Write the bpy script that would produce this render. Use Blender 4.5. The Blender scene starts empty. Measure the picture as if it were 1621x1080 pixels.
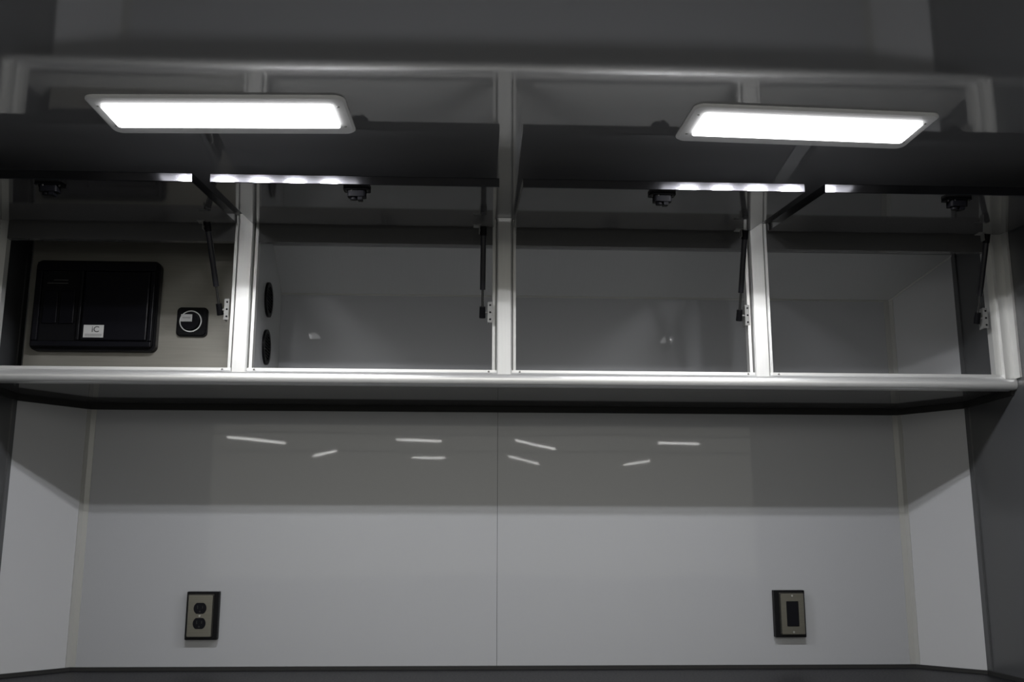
import bpy, bmesh, math
from mathutils import Vector, Matrix

# ------------------------------------------------------------------ camera, world, exposure
scene = bpy.context.scene
COL = scene.collection
CAM_Z = 1.219
cam_data = bpy.data.cameras.new('camera')
cam = bpy.data.objects.new('camera', cam_data)
COL.objects.link(cam)
cam_data.sensor_fit = 'HORIZONTAL'
cam_data.sensor_width = 36.0
cam_data.lens = 36.0 * 1607.8 / 1621.0
cam_data.clip_start = 0.01
PITCH, YAW, ROLL = 0.20198, 0.04469, 0.00137
fw = Vector((math.sin(YAW) * math.cos(PITCH), math.cos(YAW) * math.cos(PITCH), math.sin(PITCH)))
rt = Vector((math.cos(YAW), -math.sin(YAW), 0))
up = rt.cross(fw)
r2 = rt * math.cos(ROLL) + up * math.sin(ROLL)
u2 = -rt * math.sin(ROLL) + up * math.cos(ROLL)
M = Matrix((r2, u2, -fw)).transposed().to_4x4()
M.translation = Vector((0, 0, CAM_Z))
cam.matrix_world = M
scene.camera = cam

world = bpy.data.worlds.new('hall_ambient')
scene.world = world
world.use_nodes = True
bg = world.node_tree.nodes['Background']
bg.inputs[0].default_value = (1.0, 0.985, 0.90, 1)
bg.inputs[1].default_value = 1.6
scene.view_settings.view_transform = 'Standard'
scene.view_settings.look = 'None'
scene.view_settings.gamma = 1
scene.view_settings.exposure = 0.0
scene.view_settings.use_curve_mapping = False
scene.cycles.use_denoising = True
LED_STRENGTH = 790.0
LENS_STRENGTH = 6.0
TUBE_STRENGTH = 42.0

# ------------------------------------------------------------------ measures (metres, camera above the origin)
YB, YF = 2.862, 2.442                 # back wall, cabinet front
XL, XR = -1.045, 1.241                # back wall ends
XCL, YCL, XCR, YCR = -1.180, 2.691, 1.368, 2.708   # side walls and where the slanted corners meet them
Z_COUNTER, Z_SHELF, Z_RAIL, Z_CEIL, Z_COVE = 0.900, 1.615, 1.640, 2.035, 1.938
POSTS = (-0.551, 0.090, 0.729)
DOORS = (-0.874, -0.2365, 0.413, 1.058)
STRUTS = (-0.605, 0.036, 0.677, 1.283)

# ------------------------------------------------------------------ materials
def mat(name, color, rough=0.5, metal=0.0, ior=1.5, noise=None, bump=None, aniso=None, coat=0.0):
    m = bpy.data.materials.new(name)
    m.use_nodes = True
    nt = m.node_tree
    b = nt.nodes['Principled BSDF']
    b.inputs['Base Color'].default_value = (*color, 1)
    b.inputs['Roughness'].default_value = rough
    b.inputs['Metallic'].default_value = metal
    b.inputs['IOR'].default_value = ior
    b.inputs['Coat Weight'].default_value = coat
    b.inputs['Coat Roughness'].default_value = 0.02
    tc = nt.nodes.new('ShaderNodeTexCoord')
    if noise:                                   # (stretch xyz, scale, amount): grain in colour and roughness
        st, sc, am = noise
        mp = nt.nodes.new('ShaderNodeMapping'); mp.inputs['Scale'].default_value = st
        nz = nt.nodes.new('ShaderNodeTexNoise'); nz.inputs['Scale'].default_value = sc
        nz.inputs['Detail'].default_value = 3
        nt.links.new(tc.outputs['Object'], mp.inputs[0]); nt.links.new(mp.outputs[0], nz.inputs[0])
        mx = nt.nodes.new('ShaderNodeMix'); mx.data_type = 'RGBA'
        mx.inputs['A'].default_value = (*[c * (1 - am) for c in color], 1)
        mx.inputs['B'].default_value = (*[min(1, c * (1 + am)) for c in color], 1)
        nt.links.new(nz.outputs[0], mx.inputs['Factor']); nt.links.new(mx.outputs['Result'], b.inputs['Base Color'])
        mr = nt.nodes.new('ShaderNodeMapRange')
        mr.inputs['To Min'].default_value = rough * (1 - am); mr.inputs['To Max'].default_value = rough * (1 + am)
        nt.links.new(nz.outputs[0], mr.inputs[0]); nt.links.new(mr.outputs[0], b.inputs['Roughness'])
    if bump:                                    # (stretch xyz, scale, distance): gentle waves of the sheet
        st, sc, dist = bump
        mp = nt.nodes.new('ShaderNodeMapping'); mp.inputs['Scale'].default_value = st
        nz = nt.nodes.new('ShaderNodeTexNoise'); nz.inputs['Scale'].default_value = sc
        nz.inputs['Detail'].default_value = 0.5
        nt.links.new(tc.outputs['Object'], mp.inputs[0]); nt.links.new(mp.outputs[0], nz.inputs[0])
        bp = nt.nodes.new('ShaderNodeBump'); bp.inputs['Distance'].default_value = dist
        bp.inputs['Strength'].default_value = 1.0
        nt.links.new(nz.outputs[0], bp.inputs['Height']); nt.links.new(bp.outputs[0], b.inputs['Normal']); nt.links.new(bp.outputs[0], b.inputs['Coat Normal'])
    return m

def emit(name, color, strength):
    m = bpy.data.materials.new(name); m.use_nodes = True
    nt = m.node_tree; nt.nodes.clear()
    e = nt.nodes.new('ShaderNodeEmission'); o = nt.nodes.new('ShaderNodeOutputMaterial')
    e.inputs[0].default_value = (*color, 1); e.inputs[1].default_value = strength
    nt.links.new(e.outputs[0], o.inputs[0])
    return m

M_WALL = mat('wall_laminate', (0.308, 0.315, 0.334), 0.45, ior=1.65, coat=0.28, bump=((1, 1, 1), 2.2, 0.0012))
M_CORNER = mat('corner_laminate', (0.39, 0.395, 0.41), 0.10, ior=1.45)
M_SIDE = mat('side_laminate', (0.060, 0.062, 0.066), 0.20)
M_CEIL = mat('ceiling_laminate', (0.175, 0.177, 0.184), 0.05, ior=2.0, bump=((0.6, 1, 1), 1.6, 0.004))
M_COVE = mat('cove_laminate', (0.34, 0.345, 0.35), 0.18, noise=((60, 1, 1), 6, 0.03))
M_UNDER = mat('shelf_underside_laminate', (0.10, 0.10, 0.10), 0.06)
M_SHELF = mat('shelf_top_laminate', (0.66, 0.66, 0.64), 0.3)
M_ALU = mat('brushed_aluminium', (0.63, 0.63, 0.62), 0.46, 0.5, noise=((60, 60, 1.5), 5, 0.06))
M_RAIL = mat('satin_aluminium_rail', (0.84, 0.84, 0.84), 0.30, 0.7, noise=((1, 60, 60), 5, 0.02))
M_TRIM = mat('corner_trim_metal', (0.42, 0.42, 0.41), 0.30, 0.3)
M_PLATE = mat('brushed_steel_plate', (0.155, 0.150, 0.132), 0.30, 0.95, noise=((1.5, 60, 60), 6, 0.15))
M_BACKPL = mat('brushed_backing_metal', (0.22, 0.212, 0.19), 0.36, 0.5, noise=((2, 40, 60), 5, 0.12))
M_DOOR = mat('black_door_laminate', (0.085, 0.085, 0.088), 0.07, ior=1.65)
M_HEAD = mat('header_laminate', (0.10, 0.10, 0.102), 0.10)
M_LATCH = mat('latch_black', (0.003, 0.003, 0.004), 0.5, ior=1.12)
M_LSCREW = mat('latch_screw', (0.06, 0.06, 0.06), 0.4, 1.0)
M_EDGE = mat('door_edge_metal', (0.075, 0.075, 0.083), 0.12, 1.0)
M_BLACK = mat('black_plastic', (0.005, 0.005, 0.006), 0.4, ior=1.17)
M_BLACKG = mat('black_gloss_plastic', (0.005, 0.005, 0.007), 0.3, ior=1.17)
M_RUBBER = mat('black_rubber', (0.008, 0.008, 0.008), 0.7)
M_STRUT = mat('strut_black_paint', (0.010, 0.010, 0.014), 0.3)
M_ROD = mat('strut_rod_steel', (0.10, 0.10, 0.10), 0.25, 0.9)
M_ZINC = mat('zinc_bracket', (0.20, 0.20, 0.195), 0.55, 0.3)
M_SCREW = mat('screw_steel', (0.45, 0.45, 0.44), 0.3, 1.0)
M_BEZEL = mat('lamp_bezel', (0.90, 0.90, 0.91), 0.45)
M_WHITE = mat('label_white', (0.42, 0.42, 0.42), 0.5)
M_INK = mat('label_ink', (0.05, 0.05, 0.05), 0.6)
M_INK2 = mat('label_grey_print', (0.28, 0.28, 0.28), 0.6)
M_INK3 = mat('faint_print', (0.07, 0.07, 0.065), 0.6)
M_RING = mat('dial_ring_silver', (0.55, 0.56, 0.56), 0.35, 0.6)
M_COUNTER = mat('counter_laminate', (0.011, 0.011, 0.013), 0.45, ior=1.25, noise=((1, 1, 1), 180, 0.3))
M_CAB = mat('base_cabinet_grey', (0.30, 0.30, 0.31), 0.4)
M_FLOOR = mat('dark_floor', (0.06, 0.06, 0.06), 0.5, noise=((1, 1, 1), 30, 0.2))
M_LENS = emit('lamp_lens_glow', (1, 1, 1), LENS_STRENGTH)
M_SKIRT = emit('lamp_lens_skirt', (1, 1, 1), 2.4)
M_LED = emit('led_glow', (0.975, 0.98, 1.0), LED_STRENGTH)
M_TUBE = emit('tube_glow', (1.0, 1.0, 0.97), TUBE_STRENGTH)

# ------------------------------------------------------------------ helpers
BASE = {}
def thing(name, label, cat, loc, group=None):
    o = bpy.data.objects.new(name, None); COL.objects.link(o)
    o.location = loc; o.empty_display_size = 0.05
    o['label'] = label; o['category'] = cat
    if group: o['group'] = group
    BASE[o.name] = Vector(loc)
    return o

def obj(name, bm, m, parent=None, label=None, smooth=False, base=None):
    """bm holds world coordinates; they are stored relative to the thing's base."""
    b = base if base is not None else (BASE.get(parent.name, Vector()) if parent else Vector())
    if b.length: bmesh.ops.translate(bm, verts=bm.verts, vec=-b)
    bmesh.ops.recalc_face_normals(bm, faces=bm.faces)
    me = bpy.data.meshes.new(name); bm.to_mesh(me); bm.free()
    for mm in (m if isinstance(m, (list, tuple)) else [m]): me.materials.append(mm)
    if smooth:
        for p in me.polygons: p.use_smooth = True
        me.set_sharp_from_angle(angle=math.radians(35))
    o = bpy.data.objects.new(name, me); COL.objects.link(o)
    if parent:
        o.parent = parent; BASE[o.name] = b
    if label: o['label'] = label
    return o

def struct(o):
    o['kind'] = 'structure'
    return o

def copy_part(o, parent, loc=None):
    c = o.copy(); COL.objects.link(c); c.parent = parent
    if loc is not None: c.location = loc
    return c

def box(x0, x1, y0, y1, z0, z1, bevel=0.0, bm=None, seg=2):
    b = bmesh.new()
    vs = [b.verts.new((x, y, z)) for x in (x0, x1) for y in (y0, y1) for z in (z0, z1)]
    for f in ((0, 1, 3, 2), (4, 6, 7, 5), (0, 4, 5, 1), (2, 3, 7, 6), (0, 2, 6, 4), (1, 5, 7, 3)):
        b.faces.new([vs[i] for i in f])
    if bevel:
        bmesh.ops.bevel(b, geom=b.edges[:], offset=bevel, segments=seg, affect='EDGES', profile=0.5)
    return merge(bm, b)

def merge(bm, b):
    if bm is None: return b
    me = bpy.data.meshes.new('tmp'); b.to_mesh(me); b.free()
    bm.from_mesh(me); bpy.data.meshes.remove(me)
    return bm

def prism(pts, axis, a0, a1, bm=None):
    """closed 2D outline pushed along an axis: X -> (y,z), Y -> (x,z), Z -> (x,y)"""
    b = bmesh.new()
    def P(p, a):
        return {'X': (a, p[0], p[1]), 'Y': (p[0], a, p[1]), 'Z': (p[0], p[1], a)}[axis]
    lo = [b.verts.new(P(p, a0)) for p in pts]; hi = [b.verts.new(P(p, a1)) for p in pts]
    n = len(pts)
    for i in range(n):
        j = (i + 1) % n
        b.faces.new((lo[i], lo[j], hi[j], hi[i]))
    b.faces.new(lo); b.faces.new(hi[::-1])
    bmesh.ops.recalc_face_normals(b, faces=b.faces)
    return merge(bm, b)

def rrect(x0, x1, z0, z1, r, n=6):
    out = []
    for cx, cz, a0 in ((x1 - r, z1 - r, 0), (x0 + r, z1 - r, 90), (x0 + r, z0 + r, 180), (x1 - r, z0 + r, 270)):
        for k in range(n + 1):
            a = math.radians(a0 + 90 * k / n)
            out.append((cx + r * math.cos(a), cz + r * math.sin(a)))
    return out

def cyl(p0, p1, r0, r1=None, n=20, bm=None):
    r1 = r0 if r1 is None else r1
    p0, p1 = Vector(p0), Vector(p1)
    d = (p1 - p0).normalized()
    a = d.orthogonal().normalized(); c = d.cross(a)
    b = bmesh.new()
    A = [b.verts.new(p0 + (a * math.cos(t) + c * math.sin(t)) * r0) for t in [2 * math.pi * k / n for k in range(n)]]
    B = [b.verts.new(p1 + (a * math.cos(t) + c * math.sin(t)) * r1) for t in [2 * math.pi * k / n for k in range(n)]]
    for k in range(n):
        j = (k + 1) % n
        b.faces.new((A[k], A[j], B[j], B[k]))
    b.faces.new(A[::-1]); b.faces.new(B)
    return merge(bm, b)

def ring(center, axis, r_in, r_out, h, n=40, bm=None):
    """flat ring with thickness h along the axis"""
    c = Vector(center); d = Vector(axis).normalized()
    a = d.orthogonal().normalized(); e = d.cross(a)
    b = bmesh.new(); L = []
    for (r, t) in ((r_in, 0), (r_out, 0), (r_out, h), (r_in, h)):
        L.append([b.verts.new(c + d * t + (a * math.cos(w) + e * math.sin(w)) * r) for w in [2 * math.pi * k / n for k in range(n)]])
    for q in range(4):
        A, B = L[q], L[(q + 1) % 4]
        for k in range(n):
            j = (k + 1) % n
            b.faces.new((A[k], A[j], B[j], B[k]))
    return merge(bm, b)

# ------------------------------------------------------------------ the setting
Y_OPEN = 0.20     # the room is open behind the camera, towards the dim hall
struct(obj('floor', box(-16, 16, -40, YB + 0.2, -0.05, 0.0), M_FLOOR))
ceil = struct(obj('ceiling', box(XCL - 0.03, XCR + 0.03, Y_OPEN, YB + 0.05, Z_CEIL, Z_CEIL + 0.04), M_CEIL))
# slanted cove closing the ceiling against the back wall
cove = obj('cove_panel', prism([(YB, Z_COVE), (YB + 0.02, Z_COVE), (YB + 0.02, Z_CEIL - 0.0005), (2.705, Z_CEIL - 0.0005)], 'X', XCL, XCR), M_COVE, ceil)
# back wall: two sheets with a fine joint over a dark backing
SEAM = 0.088
wb = struct(obj('wall_back', box(XL - 0.02, XR + 0.02, YB + 0.004, YB + 0.05, 0.0, Z_CEIL), M_RUBBER))
obj('wall_panel', box(XL - 0.005, SEAM - 0.0005, YB, YB + 0.0039, 0.0, Z_COVE + 0.01), M_WALL, wb)
obj('wall_panel', box(SEAM + 0.0005, XR + 0.005, YB, YB + 0.0039, 0.0, Z_COVE + 0.01), M_WALL, wb)
# slanted corner walls and the dark side walls
def slant(name, x0, y0, x1, y1, off):
    n = Vector((y1 - y0, -(x1 - x0))).normalized() * off
    return struct(obj(name, prism([(x0, y0), (x1, y1), (x1 + n.x, y1 + n.y), (x0 + n.x, y0 + n.y)], 'Z', 0.0, Z_CEIL), M_CORNER))
slant('wall_back_left', XL, YB, XCL, YCL, 0.02)
slant('wall_back_right', XR, YB, XCR, YCR, -0.02)
struct(obj('wall_left', box(XCL - 0.03, XCL, 0.90, YCL + 0.02, 0.0, Z_CEIL), M_SIDE))
struct(obj('wall_right', box(XCR, XCR + 0.03, 0.90, YCR + 0.02, 0.0, Z_CEIL), M_SIDE))
# metal angles in the vertical corners
def corner_trim(name, xc, xf, yf, legb, legc, t=0.0022):
    s = 1 if xf > xc else -1
    d = Vector((xf - xc, yf - YB)).normalized()
    nb = Vector((-d.y * s, d.x * s)) * -1
    nrm = Vector((-d.y, d.x)); nrm = nrm if nrm.y < 0 else -nrm
    a = Vector((xc, YB))
    pts = [(xc - s * legb, YB), (xc, YB), tuple(a + d * legc), tuple(a + d * legc + nrm * t),
           (xc - s * t * 0.4, YB - t), (xc - s * legb, YB - t)]
    return struct(obj(name, prism(pts, 'Z', Z_COUNTER + 0.0105, Z_COVE + 0.004), M_TRIM))
corner_trim('trim_1', XL, XCL, YCL, 0.015, 0.013)
corner_trim('trim_2', XR, XCR, YCR, 0.016, 0.013)
# slim strips where the slanted corners meet the side walls
struct(obj('trim_3', box(XCL, XCL + 0.004, YCL - 0.020, YCL + 0.002, Z_COUNTER + 0.0105, Z_CEIL), M_SIDE))
struct(obj('trim_4', box(XCR - 0.004, XCR, YCR - 0.020, YCR + 0.002, Z_COUNTER + 0.0105, Z_CEIL), M_SIDE))
# fine bead between cove and back wall, and along the cove's end on the right corner
struct(obj('trim_5', box(XL, XR, YB - 0.003, YB, Z_COVE - 0.003, Z_COVE + 0.003), M_TRIM))
struct(obj('trim_6', cyl((XR, YB - 0.002, Z_COVE), (XCR - 0.002, YCR, Z_CEIL - 0.001), 0.0035, n=8), M_TRIM))

# ------------------------------------------------------------------ counter
ct = thing('counter', 'dark grey countertop with a black seal along the grey back wall', 'counter', (0.094, 2.55, 0.0))
foot = [(XCL + 0.001, 2.22), (XCR - 0.001, 2.22), (XCR - 0.001, YCR - 0.001), (XR - 0.001, YB - 0.001), (XL + 0.001, YB - 0.001), (XCL + 0.001, YCL - 0.001)]
obj('worktop', prism(foot, 'Z', Z_COUNTER - 0.035, Z_COUNTER), M_COUNTER, ct)
obj('carcass', box(XCL + 0.01, XCR - 0.01, 2.26, YCL - 0.01, 0.0, Z_COUNTER - 0.036), M_CAB, ct)
def wall_bead(z0, z1, t, y_front, bm=None, sides=True):
    """a strip that follows back wall, slanted corners and side walls"""
    e = 0.0008
    path = [Vector(p) for p in ((XCL + e, y_front), (XCL + e, YCL - e * 0.4), (XL + e * 0.4, YB - e), (XR - e * 0.4, YB - e), (XCR - e, YCR - e * 0.4), (XCR - e, y_front))]
    inn = [Vector(p) for p in ((XCL + t, y_front), (XCL + t, YCL - t * 0.35), (XL + t * 0.35, YB - t), (XR - t * 0.35, YB - t), (XCR - t, YCR - t * 0.35), (XCR - t, y_front))]
    b = bmesh.new()
    for i in range(5):
        q = [path[i], path[i + 1], inn[i + 1], inn[i]]
        b = prism([tuple(v) for v in q], 'Z', z0, z1, b)
    return b
obj('seal_strip', wall_bead(Z_COUNTER + 0.0002, Z_COUNTER + 0.010, 0.006, 2.24), M_RUBBER, ct, label='black rubber seal along the wall')

# ------------------------------------------------------------------ overhead cabinet
cab = thing('overhead_cabinet', 'four-bay overhead cabinet with aluminium frame and black doors propped open', 'cabinet', (0.094, YF, Z_SHELF))
shelf_pts = [(XCL + 0.001, YF + 0.012), (XCR - 0.001, YF + 0.012), (XCR - 0.001, YCR), (XR, YB - 0.001), (XL, YB - 0.001), (XCL + 0.001, YCL)]
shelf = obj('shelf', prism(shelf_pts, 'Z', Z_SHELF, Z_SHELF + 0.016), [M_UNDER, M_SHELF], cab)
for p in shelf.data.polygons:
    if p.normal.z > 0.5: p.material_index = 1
obj('seal_strip', wall_bead(Z_SHELF - 0.017, Z_SHELF - 0.0005, 0.008, YF + 0.014), M_RUBBER, cab, label='black seal strip under the shelf')
# front rail: rounded bull-nose with an upper lip
pr = [(YF + 0.012, 1.609), (YF + 0.030, 1.609), (YF + 0.030, 1.6475), (YF + 0.004, 1.6475), (YF + 0.004, 1.6415)]
for k in range(0, 11):
    a = math.radians(90 + 12 + (180 - 24) * k / 10)
    pr.append((YF + 0.004 + 0.012 * math.cos(a), 1.6245 + 0.0155 * math.sin(a)))
rail = obj('front_rail', prism(pr, 'X', XCL + 0.001, XCR - 0.001), M_RAIL, cab, label='bright aluminium bottom rail', smooth=True)
# posts: T-section, a raised face on a wider flange
def post_profile(x, half=0.029, face=0.0185):
    y0 = YF + 0.002
    return [(x - half, y0 + 0.030), (x - half, y0 + 0.006), (x - face - 0.0035, y0 + 0.006), (x - face - 0.0035, y0 + 0.022), (x - face, y0 + 0.022), (x - face, y0 - 0.003), (x - face + 0.003, y0 - 0.006),
            (x + face - 0.003, y0 - 0.006), (x + face, y0 - 0.003), (x + face, y0 + 0.022), (x + face + 0.0035, y0 + 0.022), (x + face + 0.0035, y0 + 0.006), (x + half, y0 + 0.006), (x + half, y0 + 0.030)]
Z_POST = 1.6476
for x in POSTS:
    obj('post', prism(post_profile(x), 'Z', Z_POST - 0.012, Z_CEIL - 0.0005), M_ALU, cab)
for x, s in ((XCL, 1), (XCR, -1)):
    prof = [(x + s * 0.0005, YF - 0.030), (x + s * 0.006, YF - 0.030), (x + s * 0.006, YF - 0.006), (x + s * 0.030, YF - 0.006), (x + s * 0.030, YF + 0.006),
            (x + s * 0.046, YF + 0.008), (x + s * 0.046, YF + 0.030), (x + s * 0.0005, YF + 0.030)]
    obj('post', prism(prof, 'Z', Z_POST - 0.012, Z_CEIL - 0.0005), M_ALU, cab)
# header rails behind the hinges
hx = [XCL + 0.047, POSTS[0] - 0.030, POSTS[0] + 0.030, POSTS[1] - 0.030, POSTS[1] + 0.030, POSTS[2] - 0.030, POSTS[2] + 0.030, XCR - 0.047]
for k in range(4):
    obj('header', box(hx[2 * k], hx[2 * k + 1], YF + 0.006, YF + 0.024, 1.966, Z_CEIL - 0.0005), M_HEAD, cab)
# screws where posts stand on the rail
scr = None
for x in POSTS:
    for s in (-1, 1):
        p = Vector((x + s * 0.038, YF - 0.006, 1.6415))
        if scr is None:
            scr = obj('screw', cyl((0, 0, -0.001), (0, -0.0015, 0.0015), 0.003, 0.002, 10), M_SCREW, cab, base=Vector((0, 0, 0)))
            scr.location = p - BASE[cab.name]
        else:
            copy_part(scr, cab, p - BASE[cab.name])
# partition beside the first post, with two round air vents
xp = POSTS[0] + 0.004
part = obj('partition', prism([(YF + 0.033, Z_SHELF + 0.016), (YB - 0.001, Z_SHELF + 0.016), (YB - 0.001, Z_COVE), (2.705, Z_CEIL - 0.001), (YF + 0.033, Z_CEIL - 0.001)], 'X', xp, xp + 0.012), M_CORNER, cab)
vx = xp + 0.012
for z in (1.871, 1.742):
    bm = ring((vx, 2.667, z), (1, 0, 0), 0.036, 0.047, 0.006)
    bm = cyl((vx, 2.667, z), (vx + 0.001, 2.667, z), 0.037, n=40, bm=bm)
    v = obj('air_vent', bm, M_BLACK, part, label='round black louvred air vent')
    bm = bmesh.new()
    for k in range(-4, 5):
        w = math.sqrt(0.036 ** 2 - (k * 0.008) ** 2)
        bm = box(vx + 0.001, vx + 0.005, 2.667 - w, 2.667 + w, z + k * 0.008 - 0.0012, z + k * 0.008 + 0.0012, bm=bm)
    # louvres belong to the vent's own mesh
    me2 = bpy.data.meshes.new('t'); bmesh.ops.translate(bm, verts=bm.verts, vec=-BASE[cab.name]); bm.to_mesh(me2); bm.free()
    b2 = bmesh.new(); b2.from_mesh(v.data); b2.from_mesh(me2); b2.to_mesh(v.data); b2.free(); bpy.data.meshes.remove(me2)
# brushed metal backing plate of the first bay
obj('backing_plate', box(-1.125, xp - 0.001, 2.584, 2.589, Z_SHELF + 0.0165, Z_CEIL - 0.001), M_BACKPL, cab, label='brushed metal plate behind the electrics')

# doors: hinged under the ceiling, swung up and forward
DOOR_L, DOOR_W, DOOR_T = 0.415, 0.600, 0.0190
DROOP = math.radians(6.4)
hinge = Vector((0, 2.434, 2.0285))
def make_door(x):
    z0 = Vector((0, 0, 0))
    w = DOOR_W / 2
    d = obj('door', box(-w + 0.002, w - 0.002, -DOOR_L + 0.003, 0, -DOOR_T, 0, 0.0), M_DOOR, cab, base=z0)
    d.location = Vector((x, hinge.y, hinge.z)) - BASE[cab.name]
    d.rotation_euler = (DROOP, 0, 0)
    # front edge band: upright when the door is up, with fine bright arrises
    k = DOOR_T * math.tan(DROOP)
    prof = [(-DOOR_L + 0.0029, 0.0002), (-DOOR_L + 0.0012 - k * 0.0, 0.0002), (-DOOR_L, -0.0012), (-DOOR_L - k + 0.0003, -DOOR_T + 0.001), (-DOOR_L - k + 0.0015, -DOOR_T - 0.0002), (-DOOR_L + 0.0029, -DOOR_T - 0.0002)]
    obj('edge_band', prism(prof, 'X', -w, w), M_EDGE, d, base=z0, label='polished metal front edge')
    for s in (-1, 1):
        obj('side_band', box(s * w - (0.002 if s > 0 else 0), s * w + (0.002 if s < 0 else 0), -DOOR_L + 0.003, 0, -DOOR_T, 0), M_EDGE, d, base=z0)
    # rotary latch on the inner face
    yl = -DOOR_L + 0.030
    bm = prism(rrect(-0.028, 0.028, yl - 0.018, yl + 0.020, 0.008), 'Z', -DOOR_T - 0.006, -DOOR_T - 0.0003)
    bm = prism(rrect(-0.019, 0.019, yl - 0.014, yl + 0.014, 0.006), 'Z', -DOOR_T - 0.020, -DOOR_T - 0.006, bm)
    bm = cyl((-0.006, yl - 0.002, -DOOR_T - 0.020), (-0.006, yl - 0.002, -DOOR_T - 0.026), 0.008, bm=bm)
    bm = box(0.002, 0.012, yl - 0.012, yl + 0.010, -DOOR_T - 0.027, -DOOR_T - 0.020, bm=bm)
    obj('latch', bm, M_LATCH, d, base=z0, label='black rotary latch', smooth=True)
    for sx, sy in ((-0.022, -0.008), (0.022, -0.008), (-0.010, -0.013)):
        obj('screw', cyl((sx, yl + sy, -DOOR_T - 0.006), (sx, yl + sy, -DOOR_T - 0.009), 0.0028, 0.002, 10), M_LSCREW, d, base=z0)
    return d
door0 = make_door(DOORS[0])
for x in DOORS[1:]:
    c = copy_part(door0, cab, Vector((x, hinge.y, hinge.z)) - BASE[cab.name])
    for ch in list(door0.children): copy_part(ch, c)

# gas struts from post to door
def make_strut(x, dx):
    z0 = Vector((0, 0, 0))
    lo, hi = Vector((0, 0, 0)), Vector((dx, -0.082, 0.186))
    u = (hi - lo).normalized()
    s = obj('gas_strut', cyl(lo + u * 0.058, hi, 0.0068, n=20), M_STRUT, cab, base=z0, smooth=True, label='black gas strut')
    s.location = Vector((x, 2.442, 1.790)) - BASE[cab.name]
    obj('rod', cyl(lo, lo + u * 0.060, 0.0030, n=14), M_ROD, s, base=z0, smooth=True)
    bm = cyl(lo - u * 0.013, lo + u * 0.015, 0.0080, 0.0072, n=18)
    obj('end_fitting', bm, M_BLACK, s, base=z0, smooth=True)
    obj('ball_stud', cyl((0.0, 0, 0), (0.014, 0, 0), 0.0028, n=12), M_ZINC, s, base=z0, smooth=True)
    # lower bracket plate on the post with three screws
    bm = box(0.0125, 0.0155, -0.006, 0.018, -0.026, 0.026, 0.0008)
    bm = box(0.0125, 0.0240, -0.0075, -0.006, -0.026, 0.026, bm=bm)
    obj('bracket', bm, M_ZINC, s, base=z0, label='zinc bracket screwed to the post')
    for zz in (-0.018, 0.0, 0.018):
        obj('screw', cyl((0.019, -0.0075, zz), (0.019, -0.0095, zz), 0.0026, 0.0018, 10), M_BLACK, s, base=z0)
    # upper bracket reaching to the door
    bm = box(hi.x - 0.024, hi.x - 0.006, hi.y - 0.010, hi.y + 0.012, hi.z + 0.010, hi.z + 0.012)
    bm = box(hi.x - 0.011, hi.x - 0.009, hi.y - 0.008, hi.y + 0.008, hi.z - 0.008, hi.z + 0.011, bm=bm)
    bm = cyl((hi.x - 0.011, hi.y, hi.z), (hi.x, hi.y, hi.z), 0.003, n=12, bm=bm)
    obj('bracket', bm, M_ZINC, s, base=z0, label='zinc bracket on the door')
    bm = cyl(hi - u * 0.012, hi + u * 0.010, 0.0078, n=18)
    obj('end_fitting', bm, M_BLACK, s, base=z0, smooth=True)
    return s
make_strut(STRUTS[0], -0.020)            # this one leans over a little
strut0 = make_strut(STRUTS[1], 0.0)
for x in STRUTS[2:]:
    c = copy_part(strut0, cab, Vector((x, 2.442, 1.790)) - BASE[cab.name])
    for ch in list(strut0.children): copy_part(ch, c)

# ------------------------------------------------------------------ ceiling lamps
def lamp(cx, cy, rot, label):
    base = Vector((cx, cy, Z_CEIL))
    t = thing('ceiling_lamp', label, 'lamp', base, 'recessed ceiling lamps')
    t.rotation_euler = (0, 0, rot)
    z0 = Vector((0, 0, 0))
    hw, hd = 0.2405, 0.0845
    lw, ld = 0.2160, 0.0490
    oy = -0.0090
    outer, lower = rrect(-hw, hw, -hd, hd, 0.020), rrect(-hw + 0.004, hw - 0.004, -hd + 0.004, hd - 0.004, 0.017)
    inner, inner2 = rrect(-lw, lw, oy - ld, oy + ld, 0.007), rrect(-lw, lw, oy - ld, oy + ld, 0.007)
    b = bmesh.new()
    loops = [(outer, -0.0003), (outer, -0.003), (lower, -0.006), (inner, -0.006), (inner2, -0.0003)]
    V = [[b.verts.new((p[0], p[1], z)) for p in lp] for lp, z in loops]
    n = len(outer)
    for i in range(len(V) - 1):
        for k in range(n):
            j = (k + 1) % n
            b.faces.new((V[i][k], V[i][j], V[i + 1][j], V[i + 1][k]))
    obj('frame', b, M_BEZEL, t, base=z0, label='light grey rounded bezel')
    lens = obj('lens', prism(inner, 'Z', -0.0120, -0.0006), [M_LENS, M_SKIRT], t, base=z0, label='glowing white lens')
    for p in lens.data.polygons:
        if p.normal.z > -0.5: p.material_index = 1          # frosted skirt of the lens, dimmer than its face
    first = None
    for iy in (-0.0235, 0.0235):
        for ix in range(5):
            p = ((ix - 2) * 0.078, oy + iy, -0.0120)
            if first is None:
                first = obj('led', box(-0.017, 0.017, -0.006, 0.006, -0.0012, 0.0), M_LED, t, base=z0); first.location = p
            else:
                copy_part(first, t, p)
    first = None
    for sx in (-1, 1):
        for sy in (-1, 1):
            p = (sx * (lw + 0.008), sy * 0.045, -0.006)
            if first is None:
                first = obj('screw', cyl((0, 0, 0), (0, 0, -0.001), 0.003, 0.0022, 10), M_SCREW, t, base=z0); first.location = p
            else:
                copy_part(first, t, p)
    return t
lamp(-0.4685, 1.841, -0.040, 'rectangular white ceiling lamp above the bay with the black power box')
lamp(0.657, 1.845, 0.045, 'rectangular white ceiling lamp above the two empty right bays')

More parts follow.
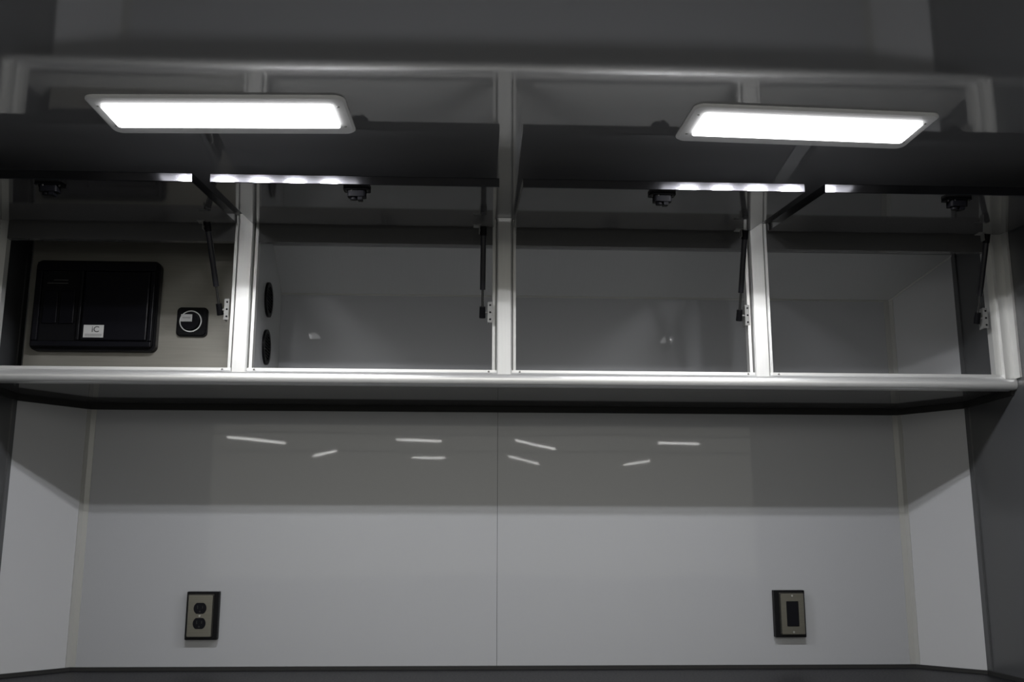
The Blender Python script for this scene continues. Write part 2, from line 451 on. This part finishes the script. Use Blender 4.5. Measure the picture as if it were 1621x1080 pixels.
# ------------------------------------------------------------------ electrics in the first bay
YP = 2.584
pb = thing('power_box', 'black power distribution box with a white sticker on brushed metal plate', 'power box', (-0.947, YP, 1.708))
x0, x1, z0_, z1_ = -1.103, -0.790, 1.708, 1.943
bm = prism(rrect(x0, x1, z0_, z1_, 0.016), 'Y', YP - 0.022, YP - 0.0003)
bm = prism(rrect(x0 + 0.006, x1 - 0.006, z0_ + 0.006, z1_ - 0.006, 0.012), 'Y', YP - 0.030, YP - 0.022, bm)
obj('body', bm, M_BLACK, pb)
# raised rim, fuse bay and smooth door
bm = bmesh.new()
for (a, b_, c, d) in ((x0 + 0.008, x1 - 0.008, z1_ - 0.030, z1_ - 0.008), (x0 + 0.008, x1 - 0.008, z0_ + 0.008, z0_ + 0.022), (x0 + 0.008, x0 + 0.022, z0_ + 0.023, z1_ - 0.031), (x1 - 0.018, x1 - 0.008, z0_ + 0.023, z1_ - 0.031)):
    bm = box(a, b_, YP - 0.038, YP - 0.030, c, d, 0.002, bm)
obj('rim', bm, M_BLACKG, pb)
dr = obj('door', box(-0.972, x1 - 0.020, YP - 0.040, YP - 0.030, z0_ + 0.024, z1_ - 0.032, 0.003), M_BLACKG, pb)
obj('hinge_strip', box(-0.984, -0.976, YP - 0.042, YP - 0.030, z0_ + 0.024, z1_ - 0.032, 0.002), M_BLACK, pb)
fb = obj('fuse_bay', box(x0 + 0.024, -0.988, YP - 0.0315, YP - 0.030, z0_ + 0.024, z1_ - 0.032), M_BLACK, pb)
for k in range(2):
    xa = x0 + 0.030 + k * 0.042
    obj('breaker', box(xa, xa + 0.036, YP - 0.037, YP - 0.0315, 1.775, 1.860, 0.002), M_BLACKG, fb)
obj('print_line', box(x0 + 0.034, x0 + 0.086, YP - 0.0325, YP - 0.0315, 1.8795, 1.8810), M_INK3, fb)
obj('print_line', box(x0 + 0.050, x0 + 0.086, YP - 0.0325, YP - 0.0315, 1.8880, 1.8890), M_INK3, fb)
st = obj('sticker', box(-0.9655, -0.9155, YP - 0.0408, YP - 0.0402, 1.7385, 1.7705), M_WHITE, pb, label='white sticker with black letters')
def text_mesh(name, s, size, loc, m, parent):
    cu = bpy.data.curves.new(name, 'FONT'); cu.body = s; cu.size = size; cu.align_x = 'CENTER'; cu.extrude = 0.0001
    cu.offset = size * 0.012
    tmp = bpy.data.objects.new('tmp_text', cu); COL.objects.link(tmp)
    bpy.context.view_layer.update()
    me = bpy.data.meshes.new_from_object(tmp.evaluated_get(bpy.context.evaluated_depsgraph_get()))
    bpy.data.objects.remove(tmp); bpy.data.curves.remove(cu)
    me.transform(Matrix.Rotation(math.pi / 2, 4, 'X'))
    me.transform(Matrix.Translation(Vector(loc) - BASE[parent.name]))
    me.materials.clear(); me.materials.append(m)
    o = bpy.data.objects.new(name, me); COL.objects.link(o); o.parent = parent
    return o
text_mesh('lettering', 'iC', 0.021, (-0.9360, YP - 0.0410, 1.7525), M_INK, st)
obj('print_band', box(-0.9615, -0.9195, YP - 0.0411, YP - 0.0408, 1.7415, 1.7480), M_INK2, st)

sw = thing('rotary_switch', 'small square black rotary switch with silver ring beside the power box', 'switch', (-0.705, YP, 1.750))
sx, sz = -0.706, 1.7885
bm = prism(rrect(sx - 0.039, sx + 0.039, sz - 0.038, sz + 0.038, 0.011), 'Y', YP - 0.008, YP - 0.0003)
bm = prism(rrect(sx - 0.036, sx + 0.036, sz - 0.035, sz + 0.035, 0.010), 'Y', YP - 0.012, YP - 0.008, bm)
obj('base_plate', bm, M_BLACK, sw)
obj('dial', cyl((sx - 0.002, YP - 0.012, sz), (sx - 0.002, YP - 0.024, sz), 0.024, 0.022, 36), M_BLACKG, sw, smooth=True)
obj('ring', ring((sx - 0.002, YP - 0.0125, sz), (0, -1, 0), 0.0255, 0.0282, 0.003), M_RING, sw, label='thin silver ring')
lb = obj('label_plate', box(sx - 0.024, sx + 0.004, YP - 0.0256, YP - 0.0242, sz - 0.003, sz + 0.016, 0.0004), M_WHITE, sw, label='small pale label')
obj('print_line', box(sx - 0.020, sx, YP - 0.0260, YP - 0.0256, sz + 0.005, sz + 0.009), M_INK2, lb)

# ------------------------------------------------------------------ wall outlets
def outlet_base(name, label, cx, cz):
    t = thing(name, label, 'outlet', (cx, YB, cz - 0.062), None)
    obj('back_box', box(cx - 0.0425, cx + 0.0425, YB - 0.022, YB - 0.0003, cz - 0.0625, cz + 0.0625, 0.002), M_BLACK, t, label='black surface-mount box')
    return t
def plate_mesh(cx, cz, hole):
    """bevelled cover plate with a real opening; hole is a list of outlines joined by a grid fill"""
    yb, yf = YB - 0.0222, YB - 0.0285
    o = rrect(cx - 0.035, cx + 0.035, cz - 0.057, cz + 0.057, 0.004, 5)
    i = rrect(cx - 0.0315, cx + 0.0315, cz - 0.0535, cz + 0.0535, 0.003, 5)
    b = bmesh.new()
    A = [b.verts.new((p[0], yb, p[1])) for p in o]; B = [b.verts.new((p[0], yf, p[1])) for p in i]
    n = len(A)
    for k in range(n):
        j = (k + 1) % n
        b.faces.new((A[k], A[j], B[j], B[k]))
    if hole:
        Hh = [b.verts.new((p[0], yf, p[1])) for p in hole]; G = [b.verts.new((p[0], yb, p[1])) for p in hole]
        for k in range(n):
            j = (k + 1) % n
            b.faces.new((B[k], B[j], Hh[j], Hh[k])); b.faces.new((Hh[k], Hh[j], G[j], G[k]))
    else:
        b.faces.new(B)
    return b
o1 = outlet_base('duplex_outlet', 'steel duplex outlet with two black sockets, low on the left wall half', -0.7015, 1.043)
cx, cz = -0.7055, 1.043
obj('cover_plate', plate_mesh(cx, cz, None), M_PLATE, o1, label='brushed steel cover plate')
for s in (1, -1):
    pts = []
    for k in range(48):
        a = 2 * math.pi * k / 48
        pts.append((cx + 0.0168 * math.cos(a), cz + s * 0.0195 + max(-0.0142, min(0.0142, 0.0168 * math.sin(a)))))
    so = obj('socket', prism(pts, 'Y', YB - 0.0305, YB - 0.0286), M_BLACKG, o1)
    bm = bmesh.new()
    for sxx, hh in ((-0.0065, 0.0045), (0.0065, 0.0035)):
        bm = box(cx + sxx - 0.001, cx + sxx + 0.001, YB - 0.0308, YB - 0.0305, cz + s * 0.0195 + 0.003 - hh, cz + s * 0.0195 + 0.003 + hh, bm=bm)
    bm = cyl((cx, YB - 0.0305, cz + s * 0.0195 - 0.0085), (cx, YB - 0.0308, cz + s * 0.0195 - 0.0085), 0.0022, n=12, bm=bm)
    obj('slots', bm, M_RUBBER, so)
obj('screw', cyl((cx, YB - 0.0286, cz), (cx, YB - 0.0300, cz), 0.0034, 0.0026, 14), M_SCREW, o1)
o2 = outlet_base('switch_outlet', 'steel plate outlet with one tall black insert, low on the right wall half', 0.8915, 1.046)
cx, cz = 0.8965, 1.046
obj('cover_plate', plate_mesh(cx, cz, rrect(cx - 0.0168, cx + 0.0168, cz - 0.0335, cz + 0.0335, 0.001, 5)), M_PLATE, o2, label='brushed steel cover plate')
obj('insert', box(cx - 0.0162, cx + 0.0162, YB - 0.0280, YB - 0.0223, cz - 0.0329, cz + 0.0329, 0.001), M_BLACKG, o2)
for s in (1, -1):
    obj('screw', cyl((cx, YB - 0.0286, cz + s * 0.0480), (cx, YB - 0.0300, cz + s * 0.0480), 0.0034, 0.0026, 14), M_SCREW, o2)

# ------------------------------------------------------------------ beams with tube lights in the hall behind, seen mirrored in the glossy wall
HALL = [(-26.4, [((-2.22, -25.88), (-0.82, -26.17)), ((1.59, -25.66), (3.14, -28.63)), ((6.06, -26.36), (7.40, -26.48)), ((-7.16, -25.43), (-5.85, -27.25))]),
        (-32.2, [((-2.05, -31.85), (-0.82, -32.04)), ((1.62, -31.63), (3.03, -34.98)), ((6.27, -35.09), (6.97, -33.24)), ((-5.57, -31.54), (-4.55, -29.77))])]
for yb_, tubes in HALL:
    beam = struct(obj('hall_beam', box(-12, 12, yb_ - 0.03, yb_ + 0.03, 4.72, 4.78), M_CAB))
    for a, b_ in tubes:
        a, b_ = Vector((*a, 4.52)), Vector((*b_, 4.52))
        n = (b_ - a).normalized(); n = Vector((-n.y, n.x, 0)) * 0.06
        z = Vector((0, 0, 0.07))
        h = obj('lamp_housing', prism([tuple(v)[:2] for v in (a - n, b_ - n, b_ + n, a + n)], 'Z', 4.56, 4.62), M_BEZEL, beam)
        obj('tube', cyl(a, b_, 0.028, n=10), M_TUBE, h)
